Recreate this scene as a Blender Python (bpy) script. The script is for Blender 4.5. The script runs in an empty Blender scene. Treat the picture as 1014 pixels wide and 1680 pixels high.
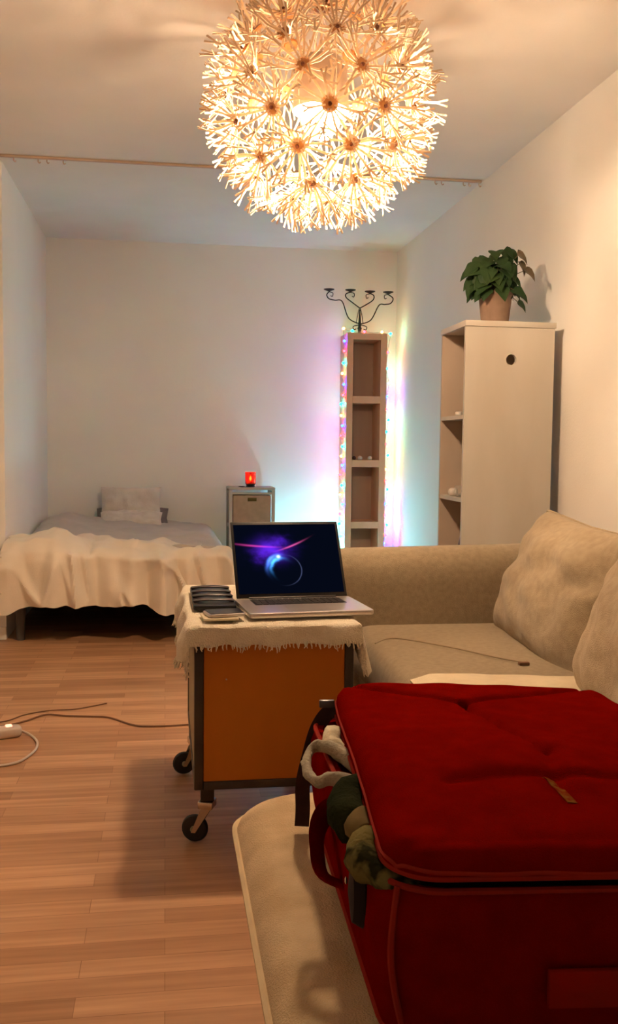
import bpy, bmesh, math, random
from mathutils import Vector, Matrix, Quaternion, noise
random.seed(7)
sc = bpy.context.scene
C = sc.collection
PI = math.pi
R = math.radians

# ------------------------------------------------------------------ materials
def srgb(r, g, b):
    f = lambda c: (c/255/12.92) if c/255 <= .04045 else ((c/255+.055)/1.055)**2.4
    return (f(r), f(g), f(b), 1)

def mat(name, col, rough=.7, metal=0, spec=.4, col2=None, nscale=8, bump=0, bscale=200, detail=3,
        trans=0, sheen=0, stretch=(1,1,1), emit=None, estr=0, cramp=(.35,.65), coat=0, sss=0):
    m = bpy.data.materials.new(name); m.use_nodes = True
    nt = m.node_tree; n = nt.nodes; l = nt.links
    b = n['Principled BSDF']
    b.inputs['Base Color'].default_value = col
    b.inputs['Roughness'].default_value = rough
    b.inputs['Metallic'].default_value = metal
    b.inputs['Specular IOR Level'].default_value = spec
    if trans: b.inputs['Transmission Weight'].default_value = trans
    if coat: b.inputs['Coat Weight'].default_value = coat
    if sheen:
        b.inputs['Sheen Weight'].default_value = sheen
        b.inputs['Sheen Roughness'].default_value = .5
    if emit:
        b.inputs['Emission Color'].default_value = emit
        b.inputs['Emission Strength'].default_value = estr
    tc = n.new('ShaderNodeTexCoord')
    mp = n.new('ShaderNodeMapping'); mp.inputs['Scale'].default_value = stretch
    l.new(tc.outputs['Object'], mp.inputs['Vector'])
    if col2:
        t = n.new('ShaderNodeTexNoise'); t.inputs['Scale'].default_value = nscale; t.inputs['Detail'].default_value = detail
        l.new(mp.outputs['Vector'], t.inputs['Vector'])
        cr = n.new('ShaderNodeValToRGB')
        cr.color_ramp.elements[0].position = cramp[0]; cr.color_ramp.elements[1].position = cramp[1]
        cr.color_ramp.elements[0].color = col; cr.color_ramp.elements[1].color = col2
        l.new(t.outputs['Fac'], cr.inputs['Fac']); l.new(cr.outputs['Color'], b.inputs['Base Color'])
    if bump:
        t = n.new('ShaderNodeTexNoise'); t.inputs['Scale'].default_value = bscale; t.inputs['Detail'].default_value = 2
        l.new(mp.outputs['Vector'], t.inputs['Vector'])
        bp = n.new('ShaderNodeBump'); bp.inputs['Strength'].default_value = bump; bp.inputs['Distance'].default_value = .004
        l.new(t.outputs['Fac'], bp.inputs['Height']); l.new(bp.outputs['Normal'], b.inputs['Normal'])
    return m

def emis(name, col, s):
    m = bpy.data.materials.new(name); m.use_nodes = True
    nt = m.node_tree; nt.nodes.clear()
    e = nt.nodes.new('ShaderNodeEmission'); e.inputs['Color'].default_value = (*col, 1); e.inputs['Strength'].default_value = s
    o = nt.nodes.new('ShaderNodeOutputMaterial'); nt.links.new(e.outputs[0], o.inputs[0])
    return m

M = {}
M['wall'] = mat('painted_plaster', (.86,.84,.78,1), .9, spec=.2, col2=(.83,.80,.74,1), nscale=1.5, bump=.15, bscale=120)
M['ceil'] = mat('ceiling_paint', (.84,.80,.74,1), .95, spec=.1, col2=(.80,.76,.70,1), nscale=2, bump=.1, bscale=90)
M['trim'] = mat('white_trim_paint', (.82,.79,.72,1), .5, col2=(.78,.75,.68,1), nscale=5)
M['rail'] = mat('rail_wood', (.52,.38,.28,1), .6, col2=(.60,.45,.34,1), nscale=6)
M['blanket'] = mat('cream_blanket_cloth', (.84,.74,.60,1), .95, spec=.1, col2=(.77,.67,.53,1), nscale=5, bump=.5, bscale=350, sheen=.3)
M['duvet'] = mat('taupe_duvet_cloth', (.48,.42,.37,1), .95, spec=.1, col2=(.55,.48,.42,1), nscale=5, bump=.5, bscale=300, sheen=.2)
M['mattress'] = mat('mattress_cloth', (.55,.47,.38,1), .9, col2=(.5,.43,.35,1), nscale=6)
M['bedframe'] = mat('dark_bed_frame', (.07,.06,.06,1), .5, col2=(.1,.08,.07,1), nscale=6)
M['pillow'] = mat('pale_pillow_cloth', (.72,.64,.56,1), .95, spec=.1, col2=(.64,.56,.48,1), nscale=14, bump=.8, bscale=120, sheen=.3)
M['darkpillow'] = mat('grey_pillow_cloth', (.16,.13,.12,1), .95, spec=.1, col2=(.2,.17,.15,1), nscale=8)
M['graywood'] = mat('grey_washed_wood', (.42,.38,.32,1), .6, col2=(.50,.46,.40,1), nscale=10, stretch=(1,1,.15))
M['bin'] = mat('tan_canvas', (.46,.32,.23,1), .9, col2=(.40,.28,.20,1), nscale=20, bump=.3, bscale=500)
M['bin2'] = mat('cream_canvas', (.62,.54,.42,1), .9, col2=(.56,.49,.38,1), nscale=20, bump=.3, bscale=500)
M['olive'] = mat('olive_label_holder', (.12,.09,.02,1), .5, metal=.5)
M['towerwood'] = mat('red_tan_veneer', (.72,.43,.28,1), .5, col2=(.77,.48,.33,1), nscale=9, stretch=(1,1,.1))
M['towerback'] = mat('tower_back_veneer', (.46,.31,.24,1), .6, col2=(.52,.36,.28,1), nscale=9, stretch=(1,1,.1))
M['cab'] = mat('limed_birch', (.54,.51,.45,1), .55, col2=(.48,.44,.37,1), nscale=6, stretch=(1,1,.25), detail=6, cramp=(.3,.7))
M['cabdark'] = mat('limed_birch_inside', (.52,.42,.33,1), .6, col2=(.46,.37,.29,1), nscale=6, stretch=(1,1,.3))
M['iron'] = mat('black_wrought_iron', (.012,.012,.014,1), .45, metal=.6, col2=(.02,.02,.02,1), nscale=30)
M['pot'] = mat('terracotta_pot', (.27,.18,.13,1), .85, col2=(.22,.145,.10,1), nscale=18, bump=.3, bscale=90)
M['soil'] = mat('potting_soil', (.03,.02,.012,1), 1, col2=(.05,.035,.02,1), nscale=60, bump=1, bscale=150)
M['leaf'] = mat('green_leaf', (.012,.036,.010,1), .6, spec=.2, col2=(.024,.05,.012,1), nscale=12)
M['leaf2'] = mat('reddish_green_leaf', (.07,.055,.02,1), .45, col2=(.10,.06,.03,1), nscale=12)
M['stem'] = mat('plant_stem', (.10,.07,.03,1), .6)
M['sofa'] = mat('tan_sofa_cloth', (.36,.285,.185,1), .95, spec=.1, col2=(.30,.235,.15,1), nscale=55, detail=6, bump=.7, bscale=420, sheen=.25)
M['cushion'] = mat('tan_cushion_cloth', (.42,.33,.21,1), .95, spec=.1, col2=(.35,.27,.17,1), nscale=45, detail=6, bump=.7, bscale=400, sheen=.25)
M['chaise'] = mat('pale_tan_chaise_cloth', (.76,.58,.35,1), .95, spec=.1, col2=(.58,.42,.23,1), nscale=14, detail=7, bump=.7, bscale=380, sheen=.25)
M['welt'] = mat('pale_welt', (.72,.58,.36,1), .9, col2=(.66,.52,.32,1), nscale=20)
M['throw'] = mat('cream_throw_cloth', (.74,.64,.46,1), .95, spec=.1, col2=(.68,.58,.41,1), nscale=20, bump=.5, bscale=300)
M['darkleg'] = mat('dark_stained_leg', (.04,.025,.015,1), .5, col2=(.06,.04,.02,1), nscale=10)
M['cartwood'] = mat('orange_beech_veneer', (.60,.20,.016,1), .5, spec=.2, col2=(.54,.17,.012,1), nscale=5, stretch=(1,1,.3), detail=6)
M['cartframe'] = mat('dark_grey_cart_frame', (.05,.042,.035,1), .45, metal=.3, col2=(.07,.06,.05,1), nscale=12)
M['cartside'] = mat('pale_cart_side', (.35,.30,.18,1), .5, col2=(.30,.26,.16,1), nscale=6)
M['rubber'] = mat('black_rubber', (.012,.010,.009,1), .6, col2=(.02,.016,.014,1), nscale=20)
M['chrome'] = mat('caster_chrome', (.65,.58,.5,1), .25, metal=1)
M['cloth'] = mat('cream_woven_runner', (.88,.80,.64,1), .95, spec=.1, col2=(.78,.69,.52,1), nscale=26, detail=5, bump=1, bscale=260, sheen=.2)
M['alu'] = mat('silver_aluminium', (.62,.57,.55,1), .35, metal=.85, col2=(.60,.55,.53,1), nscale=3)
M['blackplastic'] = mat('black_plastic', (.008,.007,.008,1), .35, col2=(.012,.011,.012,1), nscale=20)
M['keys'] = mat('black_keys', (.012,.009,.008,1), .5)
M['pad'] = mat('grey_trackpad', (.55,.50,.48,1), .3, metal=.7)
M['ridge'] = mat('dark_grey_ridge', (.09,.08,.08,1), .35, col2=(.07,.065,.065,1), nscale=8)
M['paper'] = mat('ivory_card', (.7,.6,.42,1), .7, col2=(.62,.53,.37,1), nscale=20)
M['red'] = mat('dark_red_luggage_cloth', (.22,.0035,.001,1), .95, spec=0, col2=(.18,.0025,.001,1), nscale=30, detail=6, bump=.6, bscale=600)
M['redpanel'] = mat('dark_red_label_cloth', (.30,.012,.006,1), .95, spec=0, col2=(.26,.015,.008,1), nscale=30)
M['piping'] = mat('red_piping', (.33,.022,.010,1), .8, spec=.05, col2=(.30,.025,.015,1), nscale=30)
M['lining'] = mat('black_lining', (.012,.006,.005,1), .9)
M['strap'] = mat('dark_maroon_webbing', (.035,.010,.008,1), .8, col2=(.05,.014,.010,1), nscale=60, bump=.5, bscale=600)
M['tag'] = mat('worn_gold_print', (.20,.075,.015,1), .95, spec=0, col2=(.19,.02,.005,1), nscale=90, cramp=(.4,.6))
M['greycotton'] = mat('grey_cotton_cord', (.48,.42,.30,1), .9, col2=(.38,.33,.24,1), nscale=30, bump=.6, bscale=200)
M['green'] = mat('dark_green_garment', (.018,.022,.008,1), .95, spec=.02, col2=(.03,.035,.012,1), nscale=12, bump=.6, bscale=150)
M['olivecloth'] = mat('olive_patterned_garment', (.17,.145,.05,1), .95, spec=.02, col2=(.03,.03,.012,1), nscale=30, bump=.6, bscale=150, cramp=(.45,.55))
M['khaki'] = mat('khaki_band', (.18,.13,.055,1), .95, spec=.02, col2=(.18,.13,.06,1), nscale=30)
M['whitecloth'] = mat('white_garment', (.80,.72,.52,1), .9, col2=(.6,.5,.32,1), nscale=40, bump=.5, bscale=150)
M['petal'] = mat('white_paper_petal', (.74,.60,.45,1), .8, spec=.05)
M['hub'] = mat('amber_plastic_hub', (.42,.20,.06,1), .4, col2=(.30,.13,.04,1), nscale=50)
M['hubpin'] = mat('dark_hub_pin', (.12,.03,.01,1), .4)
M['lampmetal'] = mat('nickel_lamp_metal', (.5,.45,.4,1), .4, metal=.8)
M['whiteplastic'] = mat('white_plastic', (.66,.56,.48,1), .4, col2=(.62,.52,.44,1), nscale=6)
M['cable'] = mat('brown_cable', (.20,.10,.055,1), .6)
M['glass'] = mat('clear_glass', (.9,.9,.88,1), .05, trans=.9, spec=.5)
M['redglass'] = mat('red_candle_glass', (.75,.07,.03,1), .15, trans=.55, emit=(1,.10,.03,1), estr=0)
M['wire'] = mat('clear_green_wire', (.20,.30,.26,1), .4)
M['darkitem'] = mat('dark_red_brown_ornament', (.06,.015,.01,1), .4, col2=(.09,.02,.012,1), nscale=20)
M['whiteitem'] = mat('white_porcelain', (.7,.66,.6,1), .3)

# translucent paper for the lamp petals
def petal_mat():
    m = M['petal']; nt = m.node_tree; n = nt.nodes; l = nt.links
    tr = n.new('ShaderNodeBsdfTranslucent'); tr.inputs['Color'].default_value = (.92,.74,.52,1)
    mx = n.new('ShaderNodeMixShader'); mx.inputs[0].default_value = .12
    out = n['Material Output']
    l.new(n['Principled BSDF'].outputs[0], mx.inputs[1]); l.new(tr.outputs[0], mx.inputs[2]); l.new(mx.outputs[0], out.inputs[0])
petal_mat()

LAMP = 640
M['bulb'] = emis('lamp_bulb_glow', (1, .70, .45), LAMP)
M['flame'] = emis('candle_flame', (1, .32, .06), 110)
LEDK = 108
LC = {'blue': ((.0015,.006,1), LEDK*1.5), 'teal': ((.0008,1,.62), LEDK*.8), 'red': ((1,.0035,.006), LEDK*.7),
      'warm': ((1,.22,.02), LEDK*.5), 'green': ((.003,1,.02), LEDK*.6), 'cyan': ((.24,.84,1), LEDK*3.8)}
for k, (c, s) in LC.items(): M['led_'+k] = emis('led_'+k, c, s)
M['switch'] = emis('red_switch_glow', (1, .25, .15), 2.5)

def floor_mat():
    m = bpy.data.materials.new('oak_laminate_strips'); m.use_nodes = True
    nt = m.node_tree; n = nt.nodes; l = nt.links; b = n['Principled BSDF']
    tc = n.new('ShaderNodeTexCoord')
    br = n.new('ShaderNodeTexBrick'); br.inputs['Scale'].default_value = 1
    br.inputs['Brick Width'].default_value = .46; br.inputs['Row Height'].default_value = .067
    br.inputs['Mortar Size'].default_value = .0012; br.inputs['Mortar Smooth'].default_value = .6
    br.offset = .37; br.offset_frequency = 2
    br.inputs['Color1'].default_value = (.62,.355,.195,1); br.inputs['Color2'].default_value = (.40,.205,.10,1)
    br.inputs['Mortar'].default_value = (.34,.17,.08,1); br.inputs['Bias'].default_value = -.1
    l.new(tc.outputs['Object'], br.inputs['Vector'])
    mp = n.new('ShaderNodeMapping'); mp.inputs['Scale'].default_value = (.8, 14, 1)
    l.new(tc.outputs['Object'], mp.inputs['Vector'])
    t = n.new('ShaderNodeTexNoise'); t.inputs['Scale'].default_value = 3.2; t.inputs['Detail'].default_value = 7
    l.new(mp.outputs['Vector'], t.inputs['Vector'])
    cr = n.new('ShaderNodeValToRGB'); cr.color_ramp.elements[0].position=.3; cr.color_ramp.elements[1].position=.72
    cr.color_ramp.elements[0].color=(.74,.68,.62,1); cr.color_ramp.elements[1].color=(1.12,1.12,1.12,1)
    l.new(t.outputs['Fac'], cr.inputs['Fac'])
    mx = n.new('ShaderNodeMix'); mx.data_type='RGBA'; mx.blend_type='MULTIPLY'; mx.inputs[0].default_value=.9
    l.new(br.outputs['Color'], mx.inputs[6]); l.new(cr.outputs['Color'], mx.inputs[7])
    l.new(mx.outputs[2], b.inputs['Base Color'])
    b.inputs['Roughness'].default_value=.42; b.inputs['Specular IOR Level'].default_value=.35
    return m
M['floor'] = floor_mat()

# ------------------------------------------------------------------ mesh helpers
def BM(): return bmesh.new()

def box(bm, x0, x1, y0, y1, z0, z1, bev=0, seg=2, mtx=None):
    vs = [bm.verts.new(p) for p in ((x0,y0,z0),(x1,y0,z0),(x1,y1,z0),(x0,y1,z0),(x0,y0,z1),(x1,y0,z1),(x1,y1,z1),(x0,y1,z1))]
    fs = [bm.faces.new([vs[i] for i in f]) for f in ((0,3,2,1),(4,5,6,7),(0,1,5,4),(1,2,6,5),(2,3,7,6),(3,0,4,7))]
    if bev:
        es = list({e for f in fs for e in f.edges})
        r = bmesh.ops.bevel(bm, geom=es, offset=bev, segments=seg, profile=.5, affect='EDGES')
        if mtx:
            vv = set(r['verts'])
            for v in vv: v.co = mtx @ v.co
    elif mtx:
        for v in vs: v.co = mtx @ v.co
    return bm

def tube(bm, pts, r, n=8, closed=False, flat=None):
    """sweep a round (or flattened) section along pts; r may be a list"""
    pts = [Vector(p) for p in pts]; N = len(pts); rings = []
    up = None
    for i, p in enumerate(pts):
        if closed: t = pts[(i+1)%N] - pts[i-1]
        else: t = pts[min(i+1,N-1)] - pts[max(i-1,0)]
        if t.length < 1e-9: t = Vector((0,0,1))
        t.normalize()
        if up is None:
            up = Vector((0,0,1)) if abs(t.z) < .9 else Vector((1,0,0))
        a = (up - t*up.dot(t))
        if a.length < 1e-6: a = t.orthogonal()
        a.normalize(); b = t.cross(a); up = a
        rr = r[i] if isinstance(r, (list, tuple)) else r
        fx = flat or (1, 1)
        rings.append([bm.verts.new(p + a*rr*fx[0]*math.cos(2*PI*k/n) + b*rr*fx[1]*math.sin(2*PI*k/n)) for k in range(n)])
    m = N if closed else N-1
    for i in range(m):
        A, B = rings[i], rings[(i+1)%N]
        for k in range(n): bm.faces.new((A[k], A[(k+1)%n], B[(k+1)%n], B[k]))
    if not closed:
        bm.faces.new(rings[0][::-1]); bm.faces.new(rings[-1])
    return bm

def lathe(bm, prof, n=24, c=(0,0,0), cap=True):
    rings = []
    for r, z in prof:
        rings.append([bm.verts.new((c[0]+r*math.cos(2*PI*k/n), c[1]+r*math.sin(2*PI*k/n), c[2]+z)) for k in range(n)])
    for A, B in zip(rings, rings[1:]):
        for k in range(n): bm.faces.new((A[k], A[(k+1)%n], B[(k+1)%n], B[k]))
    if cap:
        bm.faces.new(rings[0][::-1]); bm.faces.new(rings[-1])
    return bm

def grid(bm, f, nu, nv, thick=0):
    """f(u,v) in 0..1 -> point; optional second layer for thickness"""
    V = [[bm.verts.new(f(i/nu, j/nv)) for j in range(nv+1)] for i in range(nu+1)]
    for i in range(nu):
        for j in range(nv): bm.faces.new((V[i][j], V[i+1][j], V[i+1][j+1], V[i][j+1]))
    if thick:
        bm.normal_update()
        W = [[bm.verts.new(V[i][j].co - V[i][j].normal*thick) for j in range(nv+1)] for i in range(nu+1)]
        for i in range(nu):
            for j in range(nv): bm.faces.new((W[i][j], W[i][j+1], W[i+1][j+1], W[i+1][j]))
        for i in range(nu):
            bm.faces.new((V[i][0], W[i][0], W[i+1][0], V[i+1][0])); bm.faces.new((V[i][nv], V[i+1][nv], W[i+1][nv], W[i][nv]))
        for j in range(nv):
            bm.faces.new((V[0][j], V[0][j+1], W[0][j+1], W[0][j])); bm.faces.new((V[nu][j], W[nu][j], W[nu][j+1], V[nu][j+1]))
    return bm

def rrect(w, d, r, n=6, cx=0, cy=0):
    r = min(r, w/2-.001, d/2-.001); out = []
    for sx, sy, a0 in ((1,1,0),(-1,1,90),(-1,-1,180),(1,-1,270)):
        for k in range(n+1):
            a = R(a0 + 90*k/n)
            out.append((cx+sx*(w/2-r)+r*math.cos(a), cy+sy*(d/2-r)+r*math.sin(a)))
    return out

def loft(bm, sections, cap=True):
    """sections: list of lists of 3D points"""
    rings = [[bm.verts.new(p) for p in s] for s in sections]
    n = len(rings[0])
    for A, B in zip(rings, rings[1:]):
        for k in range(n): bm.faces.new((A[k], A[(k+1)%n], B[(k+1)%n], B[k]))
    if cap: bm.faces.new(rings[0][::-1]); bm.faces.new(rings[-1])
    return bm

def slab(bm, w, d, r, z0, z1, edge, cx=0, cy=0, crown=0, n=6, steps=5):
    """rounded-corner padded slab with rounded edges and a gridded, crowned top"""
    secs = []
    h = z1 - z0; e = min(edge, h/2)
    for k in range(steps+1):
        a = PI/2*k/steps; secs.append([(x,y,z0+e-e*math.cos(a)) for x,y in rrect(w-2*e+2*e*math.sin(a), d-2*e+2*e*math.sin(a), r, n, cx, cy)])
    for k in range(steps+1):
        a = PI/2*k/steps; secs.append([(x,y,z1-e+e*math.sin(a)) for x,y in rrect(w-2*e+2*e*math.cos(a), d-2*e+2*e*math.cos(a), r, n, cx, cy)])
    for s in (.8,.55,.3,.08):
        secs.append([(cx+(x-cx)*s, cy+(y-cy)*s, z1+crown*(1-s*s)) for x,y in rrect(w-2*e, d-2*e, r, n, cx, cy)])
    return loft(bm, secs)

def path_smooth(pts, n=8):
    pts = [Vector(p) for p in pts]; out = []
    for i in range(len(pts)-1):
        p0 = pts[max(i-1,0)]; p1 = pts[i]; p2 = pts[i+1]; p3 = pts[min(i+2,len(pts)-1)]
        for k in range(n):
            t = k/n
            out.append(.5*((2*p1)+(-p0+p2)*t+(2*p0-5*p1+4*p2-p3)*t*t+(-p0+3*p1-3*p2+p3)*t**3))
    out.append(pts[-1]); return out

def obj(name, bm, m, parent=None, smooth=True, loc=None, rot=None, angle=40):
    bmesh.ops.recalc_face_normals(bm, faces=bm.faces[:])
    me = bpy.data.meshes.new(name); bm.to_mesh(me); bm.free()
    if smooth:
        for p in me.polygons: p.use_smooth = True
        try: me.set_sharp_from_angle(angle=R(angle))
        except Exception: pass
    me.materials.append(m)
    o = bpy.data.objects.new(name, me); C.objects.link(o)
    if parent: o.parent = parent
    if loc: o.location = loc
    if rot: o.rotation_euler = rot
    return o

def tag(o, label, cat, group=None, kind=None):
    o['label'] = label; o['category'] = cat
    if group: o['group'] = group
    if kind: o['kind'] = kind
    return o

def thing(name, label, cat, loc=(0,0,0), rz=0, group=None):
    o = bpy.data.objects.new(name, None); o.empty_display_size = .05; C.objects.link(o)
    o.location = loc; o.rotation_euler = (0,0,rz)
    return tag(o, label, cat, group)

def struct(name, bm, m, smooth=False):
    o = obj(name, bm, m, smooth=smooth); o['kind'] = 'structure'; return o

def fbm(x, y, z=0, s=1): return noise.noise(Vector((x*s, y*s, z*s)))

# ------------------------------------------------------------------ camera
HC = 1.0643
YAW, PIT, ROL, F = .1506, .0686, .0111, 1559.4
f = Vector((math.sin(YAW)*math.cos(PIT), math.cos(YAW)*math.cos(PIT), -math.sin(PIT)))
r0 = Vector((math.cos(YAW), -math.sin(YAW), 0)); u0 = r0.cross(f)
r2 = r0*math.cos(ROL) + u0*math.sin(ROL); u2 = -r0*math.sin(ROL) + u0*math.cos(ROL)
cam = bpy.data.cameras.new('camera'); co = bpy.data.objects.new('camera', cam); C.objects.link(co)
mw = Matrix(((r2.x,u2.x,-f.x,0),(r2.y,u2.y,-f.y,0),(r2.z,u2.z,-f.z,HC),(0,0,0,1)))
co.matrix_world = mw
cam.sensor_fit = 'VERTICAL'; cam.sensor_height = 36; cam.sensor_width = 36; cam.lens = F*36/1680
cam.clip_start = .02
sc.camera = co

# ------------------------------------------------------------------ room
XL, XR, YB, H = -.853, 1.748, 7.181, 2.5485
XW, YF, YS = -1.95, -1.6, 5.30     # wider near room, wall behind the camera, step of the alcove
T = .12
struct('floor', box(BM(), XW-T, XR+T, YF-T, YB+T, -.1, 0), M['floor'])
struct('ceiling', box(BM(), XW-T, XR+T, YF-T, YB+T, H, H+.1), M['ceil'])
struct('wall_back', box(BM(), XL-T, XR+T, YB, YB+T, 0, H), M['wall'])
struct('wall_right', box(BM(), XR, XR+T, YF, YB, 0, H), M['wall'])
struct('wall_alcove_left', box(BM(), XL-T, XL, YS+T, YB, 0, H), M['wall'])
struct('wall_step', box(BM(), XW-T, XL, YS, YS+T, 0, H), M['wall'])
struct('wall_left', box(BM(), XW-T, XW, YF, YS, 0, H), M['wall'])
struct('wall_front', box(BM(), XW-T, XR+T, YF-T, YF, 0, H), M['wall'])
struct('baseboard_back', box(BM(), XL, XR, YB-.013, YB, 0, .07, .003), M['trim'])
struct('baseboard_right', box(BM(), XR-.013, XR, YF, YB-.013, 0, .07, .003), M['trim'])
struct('baseboard_step', box(BM(), XW, XL, YS-.013, YS, 0, .07, .003), M['trim'])
struct('baseboard_left', box(BM(), XW, XW+.013, YF, YS-.013, 0, .07, .003), M['trim'])

# ceiling curtain rail with its hooks
t = thing('curtain_rail', 'long thin brown curtain rail fixed across the ceiling behind the lamp', 'rail', (0, 5.19, H))
bm = BM(); box(bm, XL+.002, 1.735, -.010, .010, -.013, -.0005, .003); obj('track', bm, M['rail'], t)
for x in (-.774,-.651,-.607,-.525,1.47,1.507,1.631,1.663,1.722):
    bm = BM(); tube(bm, path_smooth([(x,0,-.016),(x,0,-.026),(x+.006,0,-.034),(x+.012,0,-.028)],4), .0032, 6); obj('hook', bm, M['rail'], t)

# ------------------------------------------------------------------ bed
bx0, bx1, by0, by1 = -.835, .335, 5.22, 7.16
t = thing('bed', 'low double bed with dark frame standing in the alcove corner', 'bed', ((bx0+bx1)/2, (by0+by1)/2, 0))
hw, hd = (bx1-bx0)/2, (by1-by0)/2
bm = BM(); box(bm, -hw, hw, -hd, -hd+.03, .20, .30, .005); box(bm, -hw, hw, hd-.03, hd, .03, .30, .005)
box(bm, -hw, -hw+.03, -hd+.03, hd-.03, .20, .30, .005); box(bm, hw-.03, hw, -hd+.10, hd-.03, .03, .30, .005)  # head and right rails made deeper to keep light out from under the bed
box(bm, -hw+.03, hw-.03, -hd+.03, hd-.03, .24, .262); obj('frame', bm, M['bedframe'], t)
bm = BM(); slab(bm, 2*hw-.03, 2*hd-.03, .06, .30, .44, .03); obj('mattress', bm, M['mattress'], t)
for sx in (-1, 1):
    for sy in (-1, 1):
        bm = BM(); x = sx*(hw-.06); y = sy*(hd-.06)
        lathe(bm, [(.022,0),(.022,.01),(.028,.2)], 14, (x,y,0)); obj('leg', bm, M['bedframe'], t)

def wrinkle(x, y, sd):
    q = noise.noise(Vector((x+.6*noise.noise(Vector((x,y,sd+7))), y, sd)))
    return (1-min(1,abs(q)*3.2))**1.5
def duvet(u, v):
    x = -.825 + 1.17*u; y = 7.10 - 1.80*v
    z = .468 + .018*fbm(x*2.5,y*2.0,3) + .010*fbm(x*7,y*6,8)
    z += .075*math.exp(-((x+.70)/.20)**2 - ((y-6.75)/.50)**2)
    z += .012*wrinkle(x*3, y*1.6, 4) + .008*wrinkle(x*6+y, y*3, 14)
    z += .03*math.exp(-((x+.30)/.30)**2 - ((y-6.9)/.30)**2)
    e = max(0, u-.93)/.07; x += .035*math.sin(min(1,e)*PI/2); z -= .16*e*e
    e = max(0, .04-u)/.04; z -= .02*e
    x = max(x, -.825)
    e = max(0, .05-v)/.05; z -= .06*e*e
    return (x, y, z)
bm = BM(); grid(bm, duvet, 70, 80, .022)
tag(obj('duvet', bm, M['duvet']), 'grey taupe duvet spread over the back of the bed', 'duvet')

def blanket(u, v):
    x = -.838 + 1.225*u
    y0 = 5.86 - .50*u + .12*fbm(u*4,0,5) + .03*fbm(u*13,0,5)
    L1 = y0 - 5.17                       # length on top
    L2 = .325 + .022*math.sin(u*9+1) + .03*fbm(u*6,1,2) - (.035 if u < .34 else 0)*math.sin(u/.34*PI)
    s = v*(L1+L2)
    fold = (math.sin(u*31+2.2*math.sin(u*9)) + .5*math.sin(u*57+1.3))
    hump = .060*math.exp(-((x+.62)/.20)**2 - ((max(0,s-L1*.9) )/.5)**2)
    crease = -.03*math.exp(-((x+.40)/.025)**2)
    top = .497 + .012*fbm(x*5,s*5,1) + .008*fbm(x*16,s*7,4)
    if s < L1:
        k = s/L1
        y = y0 - s
        z = top + hump*min(1,k*1.8) + crease*k + .012*k*fold*.5 - .012*(1-k)
        if k < .05: z -= .012*(1-k/.05)
    else:
        d = s-L1; a = min(1, d/.07)
        y = 5.17 - .05*math.sin(a*PI/2) - .026*fold*min(1,d/.12) - .5*hump*min(1,d/.1) - .03*d
        z = top + hump*(1-min(1,d/.24)) + crease*(1-a) + .006*fold*(1-a) - (d - .02*a)
    e = max(0,u-.94)/.06; z -= .10*e*e
    wr = .030*wrinkle(x*2.2, (s if s < L1 else L1+(s-L1)*.5)*1.3, 3) + .016*wrinkle(x*5, s*2.5, 9)
    if s < L1: z += wr*min(1, (1-k)*6, k*8+.1) 
    else: y -= wr*2.4*min(1, d/.05)
    if u < .02: x = -.838
    return (x, y, max(z,.12))
bm = BM(); grid(bm, blanket, 210, 120, .008)
tag(obj('blanket', bm, M['blanket']), 'cream crumpled blanket draped over the front of the bed', 'blanket')

def cushion_bm(w, h, th, corner=.82, nu=28, seed=0, wrk=.006, pn=2.6):
    """pillow standing in local XZ plane centred at origin, thickness along Y"""
    bm = BM(); V = {}
    for side in (1, -1):
        for i in range(nu+1):
            for j in range(nu+1):
                u = -1+2*i/nu; v = -1+2*j/nu
                edge = i in (0,nu) or j in (0,nu)
                if side == -1 and edge: V[(side,i,j)] = V[(1,i,j)]; continue
                # pinch the sides between the corners a little
                px = u*w/2*(1-.06*(1-v*v)*0 - .05*(1-abs(v))**1*abs(u))
                pz = v*h/2*(1-.05*(1-abs(u))*abs(v))
                t_ = max(0,(1-abs(u)**pn))*max(0,(1-abs(v)**pn))
                y = side*th/2*t_**.5
                if not edge: y += wrk*noise.noise(Vector((u*3.1+seed, v*3.1, side*2.0+seed)))
                V[(side,i,j)] = bm.verts.new((px, y, pz))
    for side in (1,-1):
        for i in range(nu):
            for j in range(nu):
                q = [V[(side,i,j)],V[(side,i+1,j)],V[(side,i+1,j+1)],V[(side,i,j+1)]]
                try: bm.faces.new(q if side==-1 else q[::-1])
                except ValueError: pass
    return bm

# pillows at the head
o = obj('pillow', cushion_bm(.43,.25,.12,seed=3,wrk=.012), M['pillow'], loc=(-.245,7.00,.635), rot=(R(-10),0,R(1)))
tag(o, 'pale fluffy pillow leaning upright against the wall on the bed', 'pillow')
o = obj('pillow', cushion_bm(.44,.17,.10,seed=9,wrk=.012), M['pillow'], loc=(-.240,6.885,.532), rot=(R(-58),0,R(-1)))
tag(o, 'pale folded pillow lying in front of the upright pillow', 'pillow')
o = obj('pillow', cushion_bm(.52,.26,.10,seed=12,wrk=.006), M['darkpillow'], loc=(-.235,6.99,.535), rot=(R(-62),0,0))
tag(o, 'dark flat pillow poking out behind the pale pillows', 'pillow')

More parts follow.
